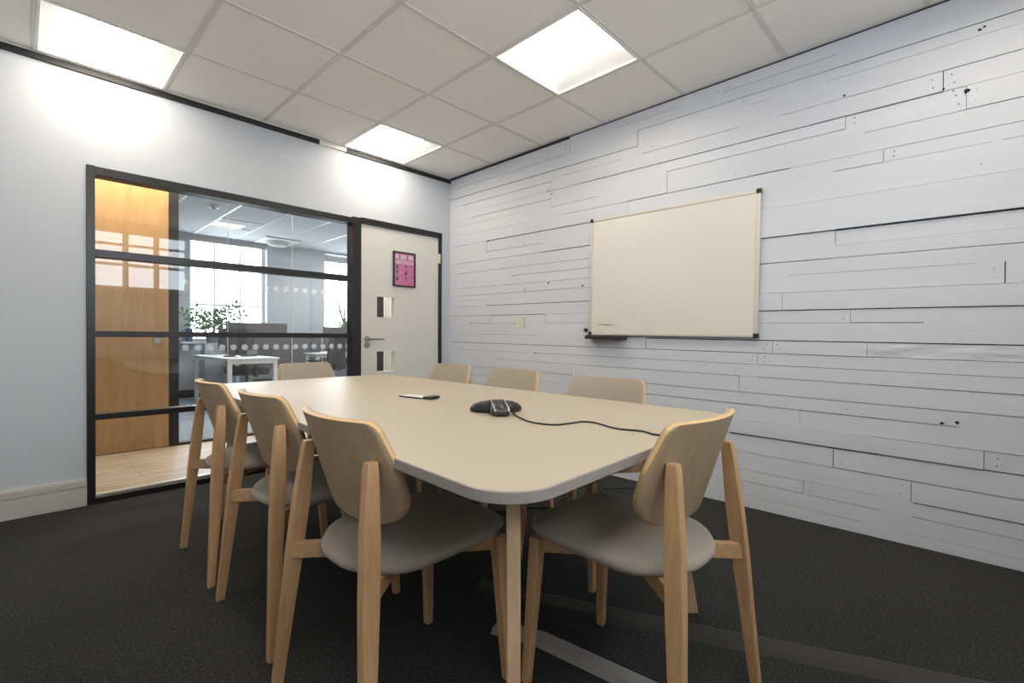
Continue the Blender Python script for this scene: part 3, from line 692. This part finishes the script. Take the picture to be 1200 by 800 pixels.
# ================================================================== CHAIRS
def make_chair():
    t = thing('dining_chair', '', 'chair')
    # seat cushion: rounded outline, slightly domed
    def outline(z, k):
        P = []
        N = 40
        for i in range(N):
            a = 2 * PI * i / N; c, s = math.cos(a), math.sin(a)
            x = .238 * math.copysign(abs(c) ** .45, c); y = math.copysign(abs(s) ** .45, s)
            hw = .214 - .05 * max(0, -x) if x > -.10 else .209 - .105 * ((-.10 - x) / .138) ** 2
            P.append(((x * k) + .034, y * hw * k, z))
        return P
    bm = bmesh.new()
    rings = [outline(.432, .92), outline(.434, .965), outline(.440, .993), outline(.449, 1.0), outline(.457, .985), outline(.463, .95), outline(.467, .86), outline(.468, .6), outline(.4685, .2)]
    for R_ in rings:
        for i, p in enumerate(R_):
            x, y, z = p
            R_[i] = (x, y, z + .050 * (x - .0) - (.35 * (x - .20) ** 2 * 4 if x > .20 else 0))
    bm_loft(bm, rings); obj('seat', bm, 'seat_fabric', t, smooth=True)
    # curved plywood back with upholstered front
    def sheet(off0, off1, inset, mats, name, parent, zlo=.536, zhi=.806):
        bm = bmesh.new(); NU, NV = 22, 22
        def hw(z):
            f = (z - zlo) / (zhi - zlo)
            w_ = .199 + .025 * min(1, (1 - f) / .42)
            if f > .91: q = (f - .91) / .09; w_ -= .026 * (1 - math.sqrt(max(0, 1 - q * q)))
            if f < .34: q = (.34 - f) / .34; w_ = w_ - .150 * (1 - math.sqrt(max(0, 1 - q ** 2.2)))
            return w_ - inset
        G = {}
        for side, off in ((0, off0), (1, off1)):
            for j in range(NV + 1):
                g = j / NV; g = .5 - .5 * math.cos(PI * g)
                z = zlo + inset + (zhi - zlo - 2 * inset) * g
                for i in range(NU + 1):
                    s = (i / NU * 2 - 1) * hw(z)
                    x = -.214 - (z - .72) * .33 + 1.15 * s * s
                    nrm = Vector((1, -2.3 * s, .33)).normalized()
                    G[side, i, j] = bm.verts.new(Vector((x, s, z)) + nrm * off)
        for side in (0, 1):
            for j in range(NV):
                for i in range(NU):
                    q = [G[side, i, j], G[side, i + 1, j], G[side, i + 1, j + 1], G[side, i, j + 1]]
                    fc = bm.faces.new(q if side else q[::-1]); fc.material_index = 0; fc.smooth = True
        edge = [(i, 0) for i in range(NU)] + [(NU, j) for j in range(NV)] + [(i, NV) for i in range(NU, 0, -1)] + [(0, j) for j in range(NV, 0, -1)]
        for k in range(len(edge)):
            a, b = edge[k], edge[(k + 1) % len(edge)]
            fc = bm.faces.new([G[0, a[0], a[1]], G[0, b[0], b[1]], G[1, b[0], b[1]], G[1, a[0], a[1]]]); fc.material_index = 1 if len(mats) > 1 else 0
        bmesh.ops.recalc_face_normals(bm, faces=bm.faces[:])
        me = bpy.data.meshes.new(name); bm.to_mesh(me); bm.free()
        for m in mats: me.materials.append(MATS[m])
        o = bpy.data.objects.new(name, me); COL.objects.link(o); o.parent = parent
        return o
    bk = sheet(0, .012, 0, ['ply_face', 'ply_edge'], 'backrest', t)
    pad = sheet(.0115, .021, .003, ['back_fabric'], 'back_pad', bk)
    bv = pad.modifiers.new('bevel', 'BEVEL'); bv.width = .005; bv.segments = 3; bv.limit_method = 'ANGLE'; bv.angle_limit = .8
    # legs
    def prism(name, secs, mat='oak_z', bev=.0025):
        bm = bmesh.new(); bm_loft(bm, [[(cx + hx, cy + hy, z), (cx - hx, cy + hy, z), (cx - hx, cy - hy, z), (cx + hx, cy - hy, z)] for cx, cy, z, hx, hy in secs])
        return obj(name, bm, mat, t, bev, 3)
    for s in (-1, 1):
        def rp(z): f = z / .724; return -.246 + .057 * f, s * (.252 - .083 * f)
        secs = []
        for z, hx, hy in ((0, .0130, .0125), (.2, .017, .0135), (.40, .0215, .0145), (.55, .0215, .0145), (.690, .0155, .014), (.714, .0130, .013)):
            cx, cy = rp(z); secs.append((cx, cy, z, hx, hy))
        lg = prism('leg', secs)
        fs = []
        for z, h_ in ((0, .0125), (.2, .0155), (.425, .0185)):
            f = z / .43; fs.append((.243 - .022 * f, s * (.195 - .022 * f), z, h_, h_ * .9))
        prism('leg', fs)
    def bar(p0, p1, hh, th, mat, name='rail'):
        p0, p1 = Vector(p0), Vector(p1); d_ = (p1 - p0).normalized(); n_ = Vector((-d_.y, d_.x, 0)) * th; u_ = Vector((0, 0, hh))
        bm = bmesh.new(); bm_loft(bm, [[p + n_ + u_, p - n_ + u_, p - n_ - u_, p + n_ - u_] for p in (p0, p1)]); return obj(name, bm, mat, t, .003)
    for s in (-1, 1):      # two rails crossing under the seat, rear leg to opposite front leg
        dz = 0
        bar((-.226, s * .208, .404), (-.004, s * .020, .404), .0225, .011, 'oak_x')
        bar((-.004, s * -.0, .404), (.222, s * -.172, .404), .0220, .0105, 'oak_x')
    return t
chair0 = make_chair()
def put(x, y, rz, label, grp, first=[True]):
    if first[0]: r = chair0; first[0] = False
    else:
        r = chair0.copy(); COL.objects.link(r)
        for ch in chair0.children:
            c = ch.copy(); COL.objects.link(c); c.parent = r
            for g in ch.children: d = g.copy(); COL.objects.link(d); d.parent = c
    r.location = (x, y, 0); r.rotation_euler = (0, 0, rz); r['label'] = label; r['group'] = grp
G1 = 'wooden chairs around the meeting table'
put(-2.262, -2.606, 0., 'wooden chair with curved back in the foreground, nearest on the left table side', G1)
put(-2.236, -1.970, .02, 'wooden chair in the middle of the row along the left table side', G1)
put(-2.234, -1.345, -.02, 'wooden chair nearest the glazed screen on the left table side', G1)
put(-1.797, -3.096, PI / 2, 'wooden chair at the near table end on the right, its back turned', G1)
put(-1.205, -2.505, PI + .03, 'chair with beige padded back nearest the whiteboard, on the plank wall side', G1)
put(-1.085, -1.755, PI, 'chair with beige padded back below the wall socket, middle of the plank wall side', G1)
put(-1.000, -1.050, PI, 'chair with beige padded back nearest the white door, on the plank wall side', G1)
put(-1.495, -.345, -PI / 2 + .08, 'chair with beige padded back at the far table end before the glass', G1)

# ================================================================== THINGS ON THE TABLE
ZT = .7252
def tp(x, y): return (-3.0204 + (x + 3.0204) * 1.057, -3.7771 + (y + 3.7771) * 1.057)
ph = thing('conference_phone', 'black three-armed conference phone in the middle of the table', 'conference phone', (*tp(-1.846, -2.576), ZT))
bm = bmesh.new()
angs = [math.radians(a) for a in (236, 116, -12)]
N = 90
def pr_(a):
    m = max(math.cos(((a - q + PI) % (2 * PI)) - PI) for q in angs)
    return .036 + .072 * max(0, (m - .5) / .5) ** 2.2
rings = []
for k, z in ((.95, .002), (1.0, .008), (.985, .016), (.86, .029), (.62, .039), (.30, .045), (.05, .046)):
    rings.append([(pr_(2 * PI * i / N) * k * math.cos(2 * PI * i / N), pr_(2 * PI * i / N) * k * math.sin(2 * PI * i / N), z) for i in range(N)])
bm_loft(bm, rings); obj('body', bm, 'black_plastic', ph, smooth=True)
a = angs[0]
d_ = Vector((math.cos(a), math.sin(a), 0)); n_ = Vector((-d_.y, d_.x, 0))
def zz_(r): return .0455 - .026 * (abs(r) / .1) ** 1.6
bm = bmesh.new(); bm_loft(bm, [[d_ * r + n_ * .024 + Vector((0, 0, zz_(r) + .003)), d_ * r - n_ * .024 + Vector((0, 0, zz_(r) + .003)), d_ * r - n_ * .024 + Vector((0, 0, zz_(r) - .010)), d_ * r + n_ * .024 + Vector((0, 0, zz_(r) - .010))] for r in (-.015, .01, .035, .06, .085, .1, .107)])
kp = obj('keypad', bm, 'dark_plastic', ph, .001)
for s in (-1, 1):
    bm = bmesh.new(); pts = [d_ * r + n_ * s * .0255 + Vector((0, 0, zz_(r) + .003)) for r in (-.015, .01, .035, .06, .085, .1, .107)]
    bm_loft(bm, [[p + n_ * .0018 + Vector((0, 0, .0015)), p - n_ * .0018 + Vector((0, 0, .0015)), p - n_ * .0018 - Vector((0, 0, .002)), p + n_ * .0018 - Vector((0, 0, .002))] for p in pts])
    obj('silver_edge', bm, 'silver_plastic', ph)
bm = bmesh.new()
for i, r in enumerate((.035, .05, .065, .08)):
    for s in (-.012, 0, .012): bm_box(bm, (-.004, -.003, 0), (.004, .003, .0015), M=Matrix.Translation(d_ * r + n_ * s + Vector((0, 0, zz_(r) + .003))) @ Matrix.Rotation(a + PI / 2, 4, 'Z'))
obj('buttons', bm, 'black_plastic', kp)
cp = [(*tp(x, y), ZT + z) for x, y, z in ((-1.812, -2.630, .004), (-1.839, -2.651, .003), (-1.914, -2.789, .003), (-1.905, -2.874, .003), (-1.847, -2.898, .003), (-1.795, -2.908, .003), (-1.785, -2.949, .003), (-1.82, -3.043, .003), (-1.802, -3.114, .003), (-1.821, -3.163, .003))]
cp += [(-1.735, -3.185, ZT + .004), (-1.733, -3.199, .722), (-1.733, -3.199, .69), (-1.71, -3.15, .62), (-1.68, -3.10, .58), (-1.64, -3.05, .62), (-1.62, -3.00, .688)]
tag(tube('phone_cable', cp, .0028, 'black_plastic'), 'thin black cable winding across the table from the conference phone', 'cable')
rm = thing('tabletop_gadget', 'small flat black and white gadget lying on the table left of the phone', 'gadget', (*tp(-1.805, -2.040), ZT), math.radians(-80))
box('base', (-.100, -.028, 0), (.100, .028, .006), 'black_plastic', rm, .002)
box('white_face', (-.085, -.027, .006), (.070, .027, .0085), 'paper', rm, .001)
bm = bmesh.new(); bm_box(bm, (.060, -.032, .004), (.108, .032, .014)); obj('black_end', bm, 'black_plastic', rm, .003)

# ================================================================== FLOOR THINGS
def strip(name, pts, w_, h_, mat, label, cat):
    bm = bmesh.new(); R = []
    for i, p in enumerate(pts):
        p = Vector((*p, 0)); q = Vector((*pts[min(i + 1, len(pts) - 1)], 0)) - Vector((*pts[max(i - 1, 0)], 0)); q.normalize(); n_ = Vector((-q.y, q.x, 0))
        R.append([p + n_ * w_ / 2 + Vector((0, 0, .0005)), p + n_ * w_ * .30 + Vector((0, 0, h_)), p - n_ * w_ * .30 + Vector((0, 0, h_)), p - n_ * w_ / 2 + Vector((0, 0, .0005))])
    bm_loft(bm, R); return tag(obj(name, bm, mat), label, cat)
strip('cable_cover', [(-1.872, -2.60), (-1.815, -2.75), (-1.775, -3.10), (-1.70, -3.75)], .085, .012, 'cover_plastic', 'pale grey floor cable cover under the near end of the table', 'cable cover')
strip('cable_protector', [(-1.73, -2.35), (-1.635, -2.600), (-1.428, -3.09), (-1.20, -3.600), (-.99, -4.1)], .105, .010, 'rubber_strip', 'dark rubber cable protector crossing the carpet on the right', 'cable protector')
tag(tube('floor_cable', [(-1.15, -1.80, .006), (-.95, -1.90, .006), (-.84, -1.99, .006), (-.68, -1.965, .006), (-.56, -2.05, .006), (-.50, -2.20, .008), (-.47, -2.27, .012)], .005, 'black_plastic'), 'black cable on the carpet under the chairs beside the plank wall', 'cable')
pa = thing('power_adapter', 'black power adapter on the carpet behind the near table end', 'adapter', (-.455, -2.315, .002), .5)
box('body', (-.03, -.05, 0), (.03, .05, .035), 'black_plastic', pa, .005); box('plug', (-.012, .05, .01), (.012, .062, .025), 'dark_plastic', pa)
tag(tube('adapter_lead', [(-.44, -2.25, .02), (-.42, -2.18, .006), (-.40, -2.10, .006), (-.34, -2.03, .006), (-.24, -2.10, .006), (-.14, -2.17, .006), (-.04, -2.16, .006)], .0045, 'black_plastic'), 'thin black lead running from the power adapter to the plank wall', 'cable')

# ================================================================== LIGHT, SKY, CAMERA
sc = bpy.context.scene
wd = bpy.data.worlds.new('world'); wd.use_nodes = True; sc.world = wd
bg = wd.node_tree.nodes['Background']; bg.inputs['Color'].default_value = (.82, .91, 1.0, 1); bg.inputs['Strength'].default_value = 8.5
def portal(x0, x1, z0, z1, y, d):
    l = bpy.data.lights.new('sky_portal', 'AREA'); l.shape = 'RECTANGLE'; l.size = x1 - x0; l.size_y = z1 - z0; l.cycles.is_portal = True
    o = bpy.data.objects.new('sky_portal', l); COL.objects.link(o); o.location = ((x0 + x1) / 2, y, (z0 + z1) / 2); o.rotation_euler = (PI / 2 * d, 0, 0)
portal(WX0, WX1, WZ0, WZ1, YB - .2, 1)       # light enters towards +y
portal(*W1, SZ, TZ, YO + .28, -1); portal(*W2, SZ, TZ, YO + .28, -1)
def area(name, loc, sx, sy, power, col):
    l = bpy.data.lights.new(name, 'AREA'); l.shape = 'RECTANGLE'; l.size = sx; l.size_y = sy; l.energy = power; l.color = col
    o = bpy.data.objects.new(name, l); COL.objects.link(o); o.location = loc
area('corridor_lamp', (-2.4, 1.15, 2.57), .9, .25, 20, (1., .84, .60))
area('office_lamp_and_fill', (-.4, 3.0, 2.68), 1.6, 1.0, 42, (1., .97, .93))  # added fill light to lift the office interior, separate from the ceiling panel
area('office_lamp_and_fill', (1.4, 4.2, 2.68), 1.6, 1.0, 34, (1., .97, .93))  # second added fill, for the right side of the office
area('corridor_lamp', (-.1, .7, 2.57), .9, .3, 26, (1., .9, .75))

cam = bpy.data.cameras.new('camera'); co = bpy.data.objects.new('camera', cam); COL.objects.link(co)
Rv, Fv = Vector((.693023, -.720903, .004098)), Vector((.720911, .692989, -.007262))
Rv.normalize(); Fv.normalize(); Uv = Rv.cross(Fv)
M = Matrix((Rv, Uv, -Fv)).transposed().to_4x4(); M.translation = Vector((-3.02039, -3.77712, 1.00330))
co.matrix_world = M
cam.sensor_width = 36; cam.lens = 557.027 / 1200 * 36; cam.clip_start = .02
sc.camera = co
sc.view_settings.view_transform = 'Standard'; sc.view_settings.look = 'None'; sc.view_settings.gamma = 1; sc.view_settings.use_curve_mapping = False
sc.view_settings.exposure = 0.5
sc.cycles.max_bounces = 10; sc.cycles.diffuse_bounces = 5; sc.cycles.transparent_max_bounces = 24
sc.cycles.sample_clamp_indirect = 6.0; sc.cycles.caustics_reflective = False; sc.cycles.caustics_refractive = False
sc.cycles.use_denoising = True
